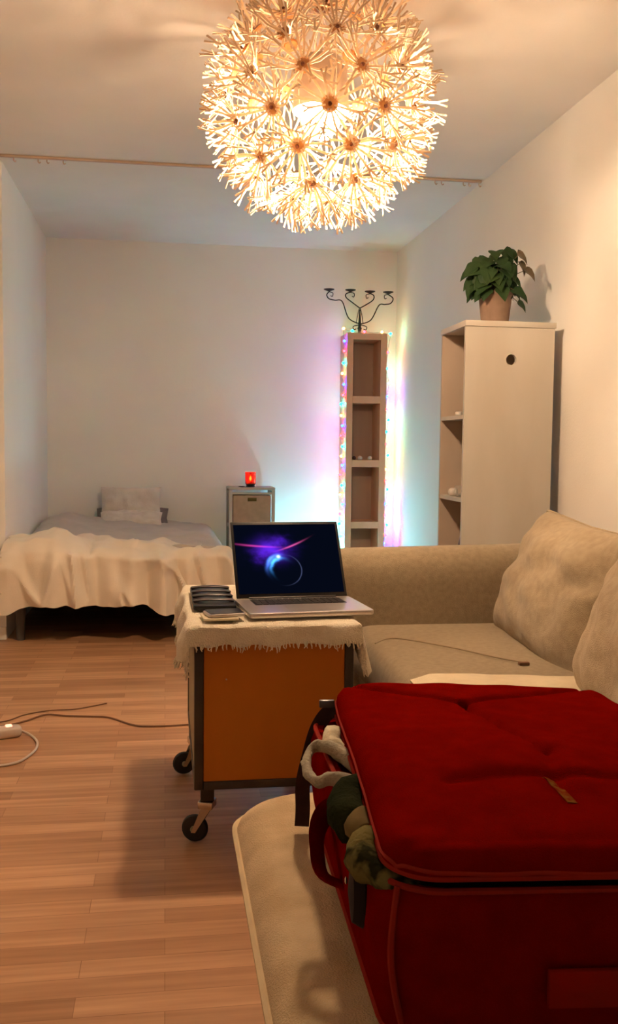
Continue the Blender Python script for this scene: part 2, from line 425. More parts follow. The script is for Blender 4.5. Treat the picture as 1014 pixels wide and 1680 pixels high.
# ------------------------------------------------------------------ nightstand
t = thing('nightstand', 'narrow grey-washed nightstand with canvas drawers against the back wall', 'nightstand', (.622, 6.99, 0))
w, d = .155, .135
bm = BM(); box(bm, -.168, .168, -.145, .145, .748, .766, .003); obj('top', bm, M['graywood'], t)
for sx in (-1,1):
    for sy in (-1,1):
        bm = BM(); box(bm, sx*w-.012, sx*w+.012, sy*d-.012, sy*d+.012, 0, .747, .002); obj('leg', bm, M['graywood'], t)
for z in (.235,.48,.725):
    for sx in (-1,1):
        bm = BM(); box(bm, sx*w-.008, sx*w+.008, -d+.0125, d-.0125, z-.012, z+.012); obj('side_rail', bm, M['graywood'], t)
    bm = BM(); box(bm, -w+.0125, w-.0125, -d-.006, -d+.008, z-.010, z+.004); obj('front_rail', bm, M['graywood'], t)
for z, mm in ((.487,'bin'),(.242,'bin2')):
    bm = BM(); box(bm, -w+.018, w-.018, -d-.008, d-.02, z+.008, z+.222, .008, 3); o = obj('drawer', bm, M[mm], t)
    bm = BM(); box(bm, -.032, .032, -d-.014, -d-.0085, z+.180, z+.204, .002); obj('handle', bm, M['olive'], o)

# candle holder and little dish
t = thing('candle_holder', 'red glass candle holder glowing on the nightstand', 'candle holder', (.614, 6.90, .767))
bm = BM(); lathe(bm, [(.020,0),(.034,.002),(.030,.012),(.036,.02)], 20); obj('base', bm, M['iron'], t)
bm = BM(); lathe(bm, [(.030,.0205),(.039,.024),(.040,.108),(.036,.108),(.035,.03),(.001,.028)], 28); o = obj('glass', bm, M['redglass'], t)
bm = BM(); lathe(bm, [(.001,.030),(.020,.030),(.020,.044),(.001,.044)], 18); o = obj('tealight', bm, M['whiteitem'], t)
bm = BM(); lathe(bm, [(.001,.0445),(.009,.056),(.007,.068),(.001,.082)], 12); obj('flame', bm, M['flame'], o)
bm = BM(); lathe(bm, [(.012,0),(.022,.003),(.024,.007),(.021,.007),(.012,.004)], 20, (.548,6.88,.767))
tag(obj('dish', bm, M['iron']), 'tiny dark dish on the nightstand beside the red candle', 'dish')

# ------------------------------------------------------------------ shelf tower
tx0, tx1, ty0, ty1, tz = 1.316, 1.616, 6.901, 7.165, 1.90
t = thing('shelf_tower', 'tall narrow reddish wood shelf tower in the back right corner', 'shelf', ((tx0+tx1)/2, (ty0+ty1)/2, 0))
hx, hy = (tx1-tx0)/2, (ty1-ty0)/2
for s in (-1,1):
    bm = BM(); box(bm, min(s*hx, s*(hx-.047)), max(s*hx, s*(hx-.047)), -hy, hy, 0, tz, .001); obj('side_panel', bm, M['towerwood'], t, smooth=False)
for z0, z1 in ((1.853,1.899),(1.388,1.440),(.918,.970),(.462,.512),(.001,.05)):
    bm = BM(); box(bm, -hx+.0475, hx-.0475, -hy, hy-.012, z0, z1); obj('shelf_board', bm, M['towerwood'], t, smooth=False)
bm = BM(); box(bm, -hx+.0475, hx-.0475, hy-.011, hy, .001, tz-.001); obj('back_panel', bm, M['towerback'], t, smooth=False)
for i, (x, rr, k) in enumerate(((1.385,.013,'darkitem'),(1.43,.017,'whiteitem'),(1.505,.016,'whiteitem'))):
    bm = BM(); lathe(bm, [(rr*.6,0),(rr,.006),(rr*1.05,.018),(rr*.6,.028),(rr*.3,.03)], 16, (x, 6.93, .9705))
    tag(obj('trinket', bm, M[k]), ['small dark trinket at the left of the tower shelf','small white trinket in the middle of the tower shelf','small white trinket at the right of the tower shelf'][i], 'trinket')

# candelabra
t = thing('candelabra', 'black wrought iron four-armed candelabra on top of the shelf tower', 'candelabra', (1.437, 7.05, 1.9005))
bm = BM(); lathe(bm, [(.035,0),(.035,.004),(.012,.01),(.013,.04),(.018,.05),(.012,.06),(.010,.10),(.004,.19)], 14); obj('stand', bm, M['iron'], t)
Z = 1.9
for s in (-1, 1):
    bm = BM(); tube(bm, path_smooth([(s*.006,-.012,.075),(s*.05,-.012,.062),(s*.045,-.012,.04),(s*.028,-.012,.045)],5), .0032, 6)
    tube(bm, path_smooth([(s*.002,0,.205),(s*.016,0,.15),(s*.026,0,.085)],5), .003, 6); obj('scroll', bm, M['iron'], t)
def arm(pts, name='arm'):
    bm = BM(); tube(bm, path_smooth(pts,6), .0042, 7); return obj(name, bm, M['iron'], t)
arms = [([(-.005,0,.085),(-.085,0,.125),(-.135,0,.245),(-.19,0,.252),(-.235,0,.262),(-.252,0,.290),(-.235,0,.313)], -.235, .325),
        ([(0,0,.200),(-.065,0,.245),(-.105,0,.275),(-.108,0,.300),(-.073,0,.316)], -.073, .326),
        ([(0,0,.200),(.045,0,.225),(.098,0,.262),(.105,0,.295),(.075,0,.312)], .075, .320),
        ([(.005,0,.082),(.085,0,.115),(.145,0,.225),(.19,0,.233),(.235,0,.243),(.252,0,.280),(.215,0,.308)], .215, .320)]
for pts, cx, cz in arms:
    a = arm(pts)
    sg = 1 if cx > 0 else -1
    bm = BM(); tube(bm, path_smooth([(cx,0,cz-.012),(cx-sg*.028,0,cz-.02),(cx-sg*.026,0,cz-.045),(cx-sg*.012,0,cz-.04)],5), .003, 6)
    obj('curl', bm, M['iron'], a)
    bm = BM(); lathe(bm, [(.006,cz-.010),(.020,cz-.004),(.038,cz+.003),(.040,cz+.007),(.034,cz+.006),(.010,cz+.001)], 20, (cx,0,0))
    lathe(bm, [(.003,cz+.001),(.001,cz+.014)], 6, (cx,0,0)); obj('candle_cup', bm, M['iron'], t)

# ------------------------------------------------------------------ string lights
def zpx(p): return 1.064 + (732-p)/221.5
t = thing('string_lights', 'string of coloured fairy lights wound around the shelf tower', 'string lights', (1.30, 7.0, 1.0))
L0 = Vector((1.30,7.0,1.0))
left = [(560,'blue'),(576,'red'),(595,'teal'),(611,'warm'),(630,'blue'),(647,'red'),(661,'teal'),(680,'warm'),(697,'blue'),(713,'red'),
        (731,'teal'),(747,'warm'),(762,'blue'),(778,'red'),(795,'teal'),(811,'warm'),(826,'blue'),(843,'red'),(860,'teal'),(880,'blue'),(900,'teal'),(925,'blue')]
yl = [6.93,6.93,6.96,7.00,6.93,6.95,7.03,7.02,6.97,7.03,6.96,7.00,6.96,7.04,6.97,7.02,6.93,7.02,7.05,7.0,7.05,7.08]
pts = []; leds = []
for (p, c), y in zip(left, yl): leds.append(((1.300, y, zpx(p)), c))
top = [((1.298,6.96,1.935),'warm'),((1.362,6.95,1.918),'teal'),((1.455,6.96,1.916),'red'),((1.585,6.95,1.916),'warm'),((1.650,6.95,1.905),'teal')]
right = [(575,'red'),(600,'teal'),(625,'warm'),(648,'blue'),(668,'red'),(686,'teal'),(706,'teal'),(726,'red'),(745,'teal'),(768,'warm'),(788,'red'),(802,'teal'),(826,'blue'),(846,'red'),(862,'teal'),(878,'red'),(894,'blue')]
rl = [((1.655+.012*((i*7)%3-1), 7.00+.04*((i*5)%3), zpx(p)), c) for i,(p,c) in enumerate(right)]
wire_pts = [l[0] for l in leds][::-1] + [l[0] for l in top] + [l[0] for l in rl]
# tangle at the foot of the tower, on the floor between nightstand and tower
tang = []
for i in range(14):
    a = i*2.4; rr = .03+.011*i
    tang.append(((1.06+.7*rr*math.cos(a), 6.92+.4*rr*math.sin(a), .15+.3*rr*math.cos(a*1.7)+.008*(i%4)), ['cyan','cyan','teal','cyan','blue'][i%5]))
wire_pts = [p for p,_ in tang] + [(1.20,6.97,.16),(1.295,7.05,.22)] + wire_pts
wp = []
for i, p in enumerate(wire_pts[:-1]):
    q = wire_pts[i+1]; wp.append(p); wp.append(((p[0]+q[0])/2, (p[1]+q[1])/2, max(.004,(p[2]+q[2])/2-.006)))
wp.append(wire_pts[-1])
bm = BM(); tube(bm, [Vector(p)-L0 for p in path_smooth(wp,3)], .0014, 5); obj('wire', bm, M['wire'], t)
def led_mesh():
    bm = BM(); bmesh.ops.create_icosphere(bm, subdivisions=2, radius=.0095); return bm
proto = {}
for pos, c in leds + top + rl + tang:
    if c not in proto:
        bm = led_mesh(); o = obj('light_bulb', bm, M['led_'+c], t); proto[c] = o
    else:
        o = proto[c].copy(); C.objects.link(o); o.parent = t
    o.location = Vector(pos) - L0 + Vector((0,-.004,0))

# ------------------------------------------------------------------ cabinet
cx0, cx1, cy0, cy1, cz = 1.285, 1.690, 4.006, 4.370, 1.592
t = thing('open_cabinet', 'tall pale birch cabinet with open shelves against the right wall', 'cabinet', ((cx0+cx1)/2, (cy0+cy1)/2, 0))
hx, hy = (cx1-cx0)/2, (cy1-cy0)/2
# near side panel with the round hole: ring of quads between circle and rectangle
bm = BM()
hc = (1.493-(cx0+cx1)/2, 1.453); hr = .0235; NN = 40
def rectpt(a):
    dx, dz = math.cos(a), math.sin(a); x0, z0 = hc
    tt = 1e9
    if dx > 1e-9: tt = min(tt, (hx-x0)/dx)
    if dx < -1e-9: tt = min(tt, (-hx-x0)/dx)
    if dz > 1e-9: tt = min(tt, (cz-z0)/dz)
    if dz < -1e-9: tt = min(tt, (0-z0)/dz)
    return (x0+dx*tt, z0+dz*tt)
angs = sorted([2*PI*k/NN for k in range(NN)] + [math.atan2(z-hc[1], x-hc[0]) % (2*PI) for x in (-hx,hx) for z in (0,cz)])
rows = []
for y in (-hy, -hy+.018):
    inn = [bm.verts.new((hc[0]+hr*math.cos(a), y, hc[1]+hr*math.sin(a))) for a in angs]
    out = [bm.verts.new((rectpt(a)[0], y, rectpt(a)[1])) for a in angs]
    rows.append((inn, out))
n_ = len(angs)
for k in range(n_):
    k2 = (k+1)%n_
    for inn, out in rows: bm.faces.new((inn[k], inn[k2], out[k2], out[k]))
    bm.faces.new((rows[0][0][k], rows[0][0][k2], rows[1][0][k2], rows[1][0][k]))
    bm.faces.new((rows[0][1][k], rows[0][1][k2], rows[1][1][k2], rows[1][1][k]))
bmesh.ops.remove_doubles(bm, verts=bm.verts, dist=1e-5)
o = obj('side_panel', bm, M['cab'], t, smooth=False); o['label'] = 'side panel with a round hole'
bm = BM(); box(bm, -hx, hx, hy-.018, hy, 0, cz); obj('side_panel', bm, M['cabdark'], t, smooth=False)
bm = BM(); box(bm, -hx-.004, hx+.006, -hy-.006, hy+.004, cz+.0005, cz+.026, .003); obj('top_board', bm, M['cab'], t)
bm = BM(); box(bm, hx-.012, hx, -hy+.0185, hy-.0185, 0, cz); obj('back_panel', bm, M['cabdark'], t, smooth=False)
for z in (.06, .42, .828, 1.193):
    bm = BM(); box(bm, -hx+.001, hx-.0125, -hy+.0185, hy-.0185, z, z+.018); obj('shelf_board', bm, M['cab'], t, smooth=False)
# things on the cabinet shelves
bm = BM(); lathe(bm, [(.012,0),(.016,.004),(.016,.014),(.012,.018)], 16, (1.31, 4.16, 1.2115))
tag(obj('tealight', bm, M['whiteitem']), 'small white tealight on the upper cabinet shelf', 'candle')
bm = BM(); lathe(bm, [(.010,0),(.018,.006),(.022,.018),(.018,.030),(.008,.036)], 18, (1.305, 4.21, .8465))
tag(obj('ornament', bm, M['whiteitem']), 'small white round ornament on the middle cabinet shelf', 'ornament')
t2 = thing('drinking_glass', 'small clear glass on the middle cabinet shelf beside the ornament', 'glass', (1.32, 4.145, .8465))
bm = BM(); lathe(bm, [(.016,0),(.022,.004),(.026,.05),(.0245,.05),(.020,.008),(.002,.006)], 20); obj('bowl', bm, M['glass'], t2)
bm = BM(); lathe(bm, [(.018,0),(.026,.01),(.022,.05),(.010,.062)], 18, (1.325, 4.060, .8465))
tag(obj('ornament', bm, M['darkitem']), 'dark red ornament near the side panel on the middle cabinet shelf', 'ornament')
bm = BM(); lathe(bm, [(.020,0),(.036,.02),(.040,.06),(.030,.12),(.034,.20),(.026,.235),(.010,.245)], 18, (1.325, 4.065, .4385))
tag(obj('vase', bm, M['darkitem']), 'dark rounded vase on the lowest visible cabinet shelf', 'vase')

# ------------------------------------------------------------------ potted plant
PX, PY, PZ = 1.447, 4.10, 1.6185
t = thing('potted_plant', 'bushy green ivy plant in a terracotta pot on the cabinet', 'plant', (PX, PY, PZ))
bm = BM(); lathe(bm, [(.055,0),(.060,.003),(.073,.115),(.076,.118),(.077,.138),(.070,.138),(.066,.11),(.010,.108)], 32); obj('pot', bm, M['pot'], t)
bm = BM(); lathe(bm, [(.010,.10),(.066,.112),(.067,.120),(.03,.126),(.002,.126)], 24); obj('soil', bm, M['soil'], t)
def leaf_bm(s, bend):
    prof = [(0,0),(.30,-.12),(.52,-.02),(.56,.22),(.40,.48),(.30,.66),(.12,.88),(0,1.0)]
    bm = BM(); rows = []
    for i, (w_, y_) in enumerate(prof):
        row = []
        for q in (-1,-.5,0,.5,1):
            x = w_*q; z = .10*abs(q)*w_*2 - bend*y_*y_ + (.02*math.sin(7*y_+q*3))
            row.append(bm.verts.new((x*s, y_*s, z*s)))
        rows.append(row)
    for a, b in zip(rows, rows[1:]):
        for k in range(4): bm.faces.new((a[k],a[k+1],b[k+1],b[k]))
    bmesh.ops.remove_doubles(bm, verts=bm.verts, dist=1e-6)
    r = bmesh.ops.solidify(bm, geom=bm.faces[:], thickness=.0008)
    return bm
random.seed(21)
stems = BM(); nleaf = 0
def add_leaf(base, tip, size, mm='leaf', bend=.35, spin=0):
    global nleaf
    base = Vector(base); tip = Vector(tip)
    mid = (base+tip)/2 + Vector((0,0,.02))
    tube(stems, path_smooth([base, mid, tip],4), .0016, 5)
    out = Vector((tip.x, tip.y, 0)); 
    if out.length < .01: out = Vector((random.uniform(-1,1),-1,0))
    out.normalize()
    tilt = random.uniform(-1.3,-.35)
    d = (out + Vector((random.uniform(-.4,.4), random.uniform(-.4,.4), tilt))).normalized()
    nrm = (Vector((random.uniform(-.3,.3),-.75,.65))+out*.5); x = d.cross(nrm).normalized(); nrm = x.cross(d).normalized()
    bm = leaf_bm(size, bend)
    mt = Matrix((( x.x,d.x,nrm.x,tip.x),(x.y,d.y,nrm.y,tip.y),(x.z,d.z,nrm.z,tip.z),(0,0,0,1)))
    bm.transform(mt); obj('leaf', bm, M[mm], t, angle=80); nleaf += 1
for i in range(66):
    a = random.uniform(0, 2*PI); rr = .098*math.sqrt(random.random()); 
    zz = .145 + .150*random.random()**.8*(1-(rr/.12)**2*.55)
    add_leaf((rr*.3*math.cos(a), rr*.3*math.sin(a), .12), (rr*math.cos(a)-.012, rr*.8*math.sin(a), zz), random.uniform(.055,.078))
for tip, s in (((.03,-.02,.315),.065),((.06,-.01,.312),.06),((.095,-.02,.305),.06),((.10,-.03,.265),.06),((.128,-.03,.235),.06),((-.01,-.02,.312),.06)):
    add_leaf((.01,0,.13), tip, s, 'leaf2' if tip[0] > .08 else 'leaf')
for tip, s in (((-.085,-.03,.235),.075),((-.07,-.05,.16),.07),((.085,-.05,.13),.06),((-.06,-.06,.135),.055),((.06,-.07,.14),.06),((0,-.08,.14),.06),((.098,-.03,.09),.05),((-.08,-.04,.12),.045)):
    add_leaf((.0,0,.13), tip, s)
obj('stems', stems, M['stem'], t)

# ------------------------------------------------------------------ sofa
sx0, sx1 = .625, 1.735
t = thing('sofa', 'tan upholstered corner sofa with rounded arm and low chaise along the right wall', 'sofa', (1.18, 2.4, 0))
O = Vector((1.18,2.4,0))
def put(bm): bm.transform(Matrix.Translation(-O)); return bm
bm = BM(); box(bm, sx0+.05, sx1-.02, 1.70, 3.42, .09, .30, .02, 3); box(bm, .42, 1.46, .50, 1.60, .09, .35, .03, 3)
obj('base', put(bm), M['sofa'], t)
bm = BM(); slab(bm, 1.45-sx0, 3.24-1.69, .07, .285, .450, .055, (1.45+sx0)/2, (3.24+1.69)/2, .006); obj('seat_cushion', put(bm), M['sofa'], t)
# far arm, rounded over the top
def arm_sec(x, sc_=1):
    pts = [(3.235,.10),(3.235,.58),(3.240,.635),(3.262,.680),(3.300,.702),(3.345,.704),(3.385,.685),(3.412,.64),(3.420,.58),(3.42,.10)]
    return [(x, 3.33+(y-3.33)*sc_, z if z < .2 else z*(.985 if sc_ < 1 else 1)+ .020*(x-.7)) for y, z in pts]
bm = BM(); loft(bm, [arm_sec(sx0-.06,.80), arm_sec(sx0-.05,.93), arm_sec(sx0-.025), arm_sec(1.2), arm_sec(sx1-.03), arm_sec(sx1,.9)]); obj('armrest', put(bm), M['sofa'], t, angle=50)
# backrest
def back_sec(y, z=0):
    return [(x,y,z_) for x, z_ in ((sx1,.10),(sx1,.60),(1.72,.655),(1.68,.68),(1.60,.682),(1.545,.665),(1.515,.62),(1.50,.50),(1.46,.10))]
bm = BM(); loft(bm, [back_sec(.5), back_sec(1.6), back_sec(3.22)]); obj('backrest', put(bm), M['sofa'], t, angle=50)
bm = BM(); slab(bm, 1.44-.120, 1.675-.42, .10, .335, .450, .05, (1.44+.120)/2, (1.675+.42)/2, .004, n=10, steps=7); o = obj('chaise_cushion', put(bm), M['chaise'], t)
bm = BM(); pts = [(x,y,.408) for x,y in rrect(1.44-.120+.004, 1.675-.42+.004, .10, 10, (1.44+.120)/2, (1.675+.42)/2)]
tube(bm, pts, .0055, 6, closed=True); obj('welt', put(bm), M['welt'], o)
for x, y in ((.50,.56),(.50,1.54),(1.40,.56),(.74,3.36),(1.66,3.36),(1.66,1.76)):
    bm = BM(); lathe(bm, [(.018,0),(.026,.09)], 12, (x,y,0)); obj('foot', put(bm), M['darkleg'], t)

def big_cushion(loc, rot, w, h, th, seed, label, mm='cushion'):
    tt = thing('back_cushion', label, 'cushion', loc, 0, 'sofa back cushions'); tt.rotation_euler = rot
    obj('cushion_cover', cushion_bm(w, h, th, nu=36, seed=seed, wrk=.022), M[mm], tt)
    def edge(u,v):
        return (u*w/2*(1-.05*(1-abs(v))*abs(u)), 0, v*h/2*(1-.05*(1-abs(u))*abs(v)))
    n = 20; pts = [edge(-1+2*i/n,-1) for i in range(n)]+[edge(1,-1+2*i/n) for i in range(n)]+[edge(1-2*i/n,1) for i in range(n)]+[edge(-1,1-2*i/n) for i in range(n)]
    b = BM(); tube(b, pts, .0045, 6, closed=True); obj('seam', b, M[mm], tt)
    return tt
# cushion plane: local X runs along -Y of the room, leaning back towards the wall
big_cushion((1.230, 2.790, .620), (R(-22), R(2), R(-90-4)), .86, .46, .24, 4, 'large tan back cushion in the sofa corner beside the arm')
M['palecushion'] = mat('pale_tan_cushion_cloth', (.52,.42,.28,1), .95, spec=.1, col2=(.43,.33,.21,1), nscale=40, detail=6, bump=.7, bscale=400, sheen=.2)
big_cushion((1.105, 1.91, .640), (R(-20), R(-3), R(-90-10)), .82, .52, .30, 15, 'paler tan back cushion nearest the suitcase at the right', 'palecushion')
def throw(u, v):
    x = .632 + .50*u; y = 2.37 - .66*v + .012*math.sin(u*6) - .06*u
    return (x, y, .4685 + .003*fbm(u*6,v*6,2) - .014*max(0,.1-u)/.1)
bm = BM(); grid(bm, throw, 30, 30, .008)
tag(obj('throw', bm, M['throw']), 'cream folded throw lying on the sofa seat behind the suitcase', 'throw')
bm = BM(); tube(bm, path_smooth([(.64,2.83,.462),(.72,2.90,.462),(.85,2.76,.462),(.95,2.60,.462),(1.0,2.54,.462)],6), .0022, 6)
tag(obj('charging_cable', bm, M['sofa']), 'thin tan cable curving over the sofa seat', 'cable')
bm = BM(); box(bm, .985,1.015,2.515,2.530,.457,.466,.002); tag(obj('cable_plug', bm, M['cable']), 'tiny dark plug lying on the sofa seat', 'plug')

# ------------------------------------------------------------------ trolley cart
kx0, kx1, ky0, ky1, kz0, kz1 = .075, .495, 2.44, 3.14, .165, .589
t = thing('trolley_cabinet', 'orange beech trolley cabinet with dark metal frame on castors', 'trolley', ((kx0+kx1)/2, (ky0+ky1)/2, 0))
O2 = Vector(((kx0+kx1)/2, (ky0+ky1)/2, 0))
def put2(bm): bm.transform(Matrix.Translation(-O2)); return bm
for x in (kx0, kx1-.024):
    for y in (ky0, ky1-.024):
        bm = BM(); box(bm, x, x+.024, y, y+.024, kz0, kz1-.0205, .003); obj('corner_post', put2(bm), M['cartframe'], t)
bm = BM()
for y in (ky0, ky1-.022):
    box(bm, kx0+.0245, kx1-.0245, y, y+.022, kz0, kz0+.022, .002)
for x in (kx0, kx1-.022): box(bm, x, x+.022, ky0+.0245, ky1-.0245, kz0, kz0+.022, .002)
obj('bottom_rail', put2(bm), M['cartframe'], t)
bm = BM(); box(bm, kx0+.0245, kx1-.0245, ky0+.003, ky0+.019, kz0+.0225, kz1-.021, .001); o = obj('end_panel', put2(bm), M['cartwood'], t, smooth=False)
bm = BM(); lathe(bm, [(.0025,0),(.0025,.002)], 10); bm.transform(Matrix.Rotation(R(90),4,'X')); bm.transform(Matrix.Translation((.158,ky0+.0028,.458))); obj('screw', put2(bm), M['chrome'], o)
bm = BM(); box(bm, kx0+.0245, kx1-.0245, ky1-.019, ky1-.003, kz0+.0225, kz1-.021, .001); obj('end_panel', put2(bm), M['cartwood'], t, smooth=False)
for x in (kx0+.003, kx1-.019):
    bm = BM(); box(bm, x, x+.016, ky0+.0245, ky1-.0245, kz0+.0225, kz1-.021); obj('long_panel', put2(bm), M['cartside'], t, smooth=False)
bm = BM(); box(bm, kx0+.0245, kx1-.0245, ky0+.0245, ky1-.0245, kz0+.002, kz0+.018); obj('bottom_board', put2(bm), M['cartwood'], t, smooth=False)
bm = BM(); box(bm, kx0-.004, kx1+.004, ky0-.004, ky1+.004, kz1-.020, kz1, .003); obj('top_board', put2(bm), M['cartframe'], t)
def caster(x, y, ang):
    e = BM(); box(e, -.018,.018,-.018,.018,.118,.164,.003); 
    e.transform(Matrix.Translation((x,y,0))); post = obj('castor', put2(e), M['darkleg'], t)
    mt = Matrix.Translation((x,y,0)) @ Matrix.Rotation(ang,4,'Z')
    b = BM(); box(b, -.020,.020,-.022,.022,.098,.1175,.002)
    for s in (-1,1):
        v = [(-.012,.098),(.014,.098),(-.028,.030),(-.040,.030)]
        sec = [[(px, s*.017+q, pz) for px,pz in (v[0],v[1],v[2],v[3])] for q in (-.0015,.0015)]
        loft(b, sec)
    b.transform(mt); obj('fork', put2(b), M['chrome'], post)
    b = BM(); lathe(b, [(.010,-.012),(.028,-.012),(.034,-.009),(.037,0),(.034,.009),(.028,.012),(.010,.012)], 28)
    b.transform(mt @ Matrix.Translation((-.034,0,.0375)) @ Matrix.Rotation(R(90),4,'X')); w_ = obj('wheel', put2(b), M['rubber'], post)
    b = BM(); lathe(b, [(.002,-.0155),(.009,-.0155),(.009,.0155),(.002,.0155)], 16)
    b.transform(mt @ Matrix.Translation((-.034,0,.0375)) @ Matrix.Rotation(R(90),4,'X')); obj('hubcap', put2(b), M['cartside'], post)
caster(.112, 2.50, R(-20)); caster(.462, 2.50, R(30)); caster(.095, 3.05, R(8)); caster(.455, 3.05, R(-20))

# runner over the trolley
ZT = kz1 + .003
def runner(u, v):
    # flat sheet coordinates
    X = kx0-.115 + (kx1-kx0+.235)*u; Y = ky0-.062 + (ky1-ky0+.11)*v
    ox = max(kx0-.006-X, 0) or -max(X-(kx1+.006), 0); oy = max(ky0-.006-Y, 0)
    oyb = max(Y-(ky1+.006), 0)
    x = min(max(X, kx0-.006), kx1+.006); y = min(max(Y, ky0-.006), ky1+.006)
    z = ZT + .010 + .0035*fbm(X*9,Y*6,1) + .002*fbm(X*30,Y*22,5)
    rag = .012*fbm(X*22,Y*22,7)
    dx = abs(ox); 
    if dx > 0:
        s = 1 if ox > 0 else -1
        fl = .012+.012*math.sin(Y*23+s)+.008*fbm(Y*9,s,3)
        x -= s*min(dx,.012) + s*fl*min(1,dx/.06)
        z -= max(0, dx-.004)*(.95)
    if oy > 0:
        y -= min(oy,.010) + (.006+.005*math.sin(X*30)+.010*fbm(X*14,2,3))*min(1,oy/.04)
        z -= max(0, oy-.004)
        if dx > 0: z += .45*min(dx,oy)
    if oyb > 0:
        y += min(oyb,.010); z -= max(0,oyb-.004)
    return (x, y, z + (rag if (dx > .08 or oy > .04) else 0))
t = thing('table_runner', 'cream woven cloth with ragged fringe draped over the trolley', 'cloth', (O2.x, O2.y, ZT))
OR = Vector((O2.x, O2.y, ZT))
bm = BM(); grid(bm, runner, 90, 120, .005); bm.transform(Matrix.Translation(-OR)); obj('cloth', bm, M['cloth'], t)
bm = BM(); random.seed(4)
def strand(p, d):
    p = Vector(p) - OR; l_ = random.uniform(.006,.015)
    q = p + Vector((random.uniform(-.006,.006)+d[0]*.004, random.uniform(-.003,.003)+d[1]*.004, -l_))
    tube(bm, [p+Vector((0,0,.006)), (p+q)/2+Vector((random.uniform(-.003,.003),0,0)), q], [.0022,.0018,.001], 4)
for i in range(90): strand(runner(i/90+random.uniform(0,.01), 0), (0,-1))
for i in range(120): strand(runner(0, i/120), (-1,0)); strand(runner(1, i/120), (1,0))
o = obj('fringe', bm, M['cloth'], t); o['kind'] = 'stuff'
# longer tail hanging at the right front corner
def tail(u, v):
    return (kx1+.022+.052*v*(.4+.6*u)+.012*math.sin(u*9), 2.50+.20*u-.03*v, ZT-.02-.125*v+.010*math.sin(u*14)*v)
bm = BM(); grid(bm, tail, 22, 14, .004); bm.transform(Matrix.Translation(-OR)); obj('hanging_corner', bm, M['cloth'], t)

# laptop
ZC = ZT+.0165
t = thing('laptop', 'open silver laptop with blue light swirl wallpaper on the trolley', 'laptop', (.381, 2.612, ZC), R(5.5))
W2, D2 = .172, .124
bm = BM(); slab(bm, 2*W2, 2*D2, .012, .001, .015, .003, n=4, steps=2); obj('base', bm, M['alu'], t)
bm = BM(); box(bm, -.132,.132,.008,.098,.0150,.0156); kb = obj('keyboard', bm, M['blackplastic'], t, smooth=False)
for r_ in range(6):
    for c_ in range(14):
        if r_ == 0 and 3 <= c_ <= 8:
            if c_ != 3: continue
            w_ = .0181*6-.003
        else: w_ = .0153
        x = -.1275+c_*.0183; y = .010+r_*.0145
        bm = BM(); box(bm, x, x+w_, y, y+.0118, .0157, .0172, .0004, 1); obj('key', bm, M['keys'], kb, smooth=False)
bm = BM(); box(bm, -.058,.058,-.108,-.008,.0150,.0153); obj('trackpad', bm, M['pad'], t, smooth=False)
hinge = Matrix.Translation((0, D2-.004, .017)) @ Matrix.Rotation(R(-31),4,'X')
Hs = .246; Ws = .166
bm = BM(); box(bm, -Ws, Ws, 0, .0055, 0, Hs, .0025, 2); bm.transform(hinge); lid = obj('lid', bm, M['blackplastic'], t)
bm = BM(); tube(bm, [(-.13,D2-.004,.014),(.13,D2-.004,.014)], .006, 10); obj('hinge', bm, M['blackplastic'], t)
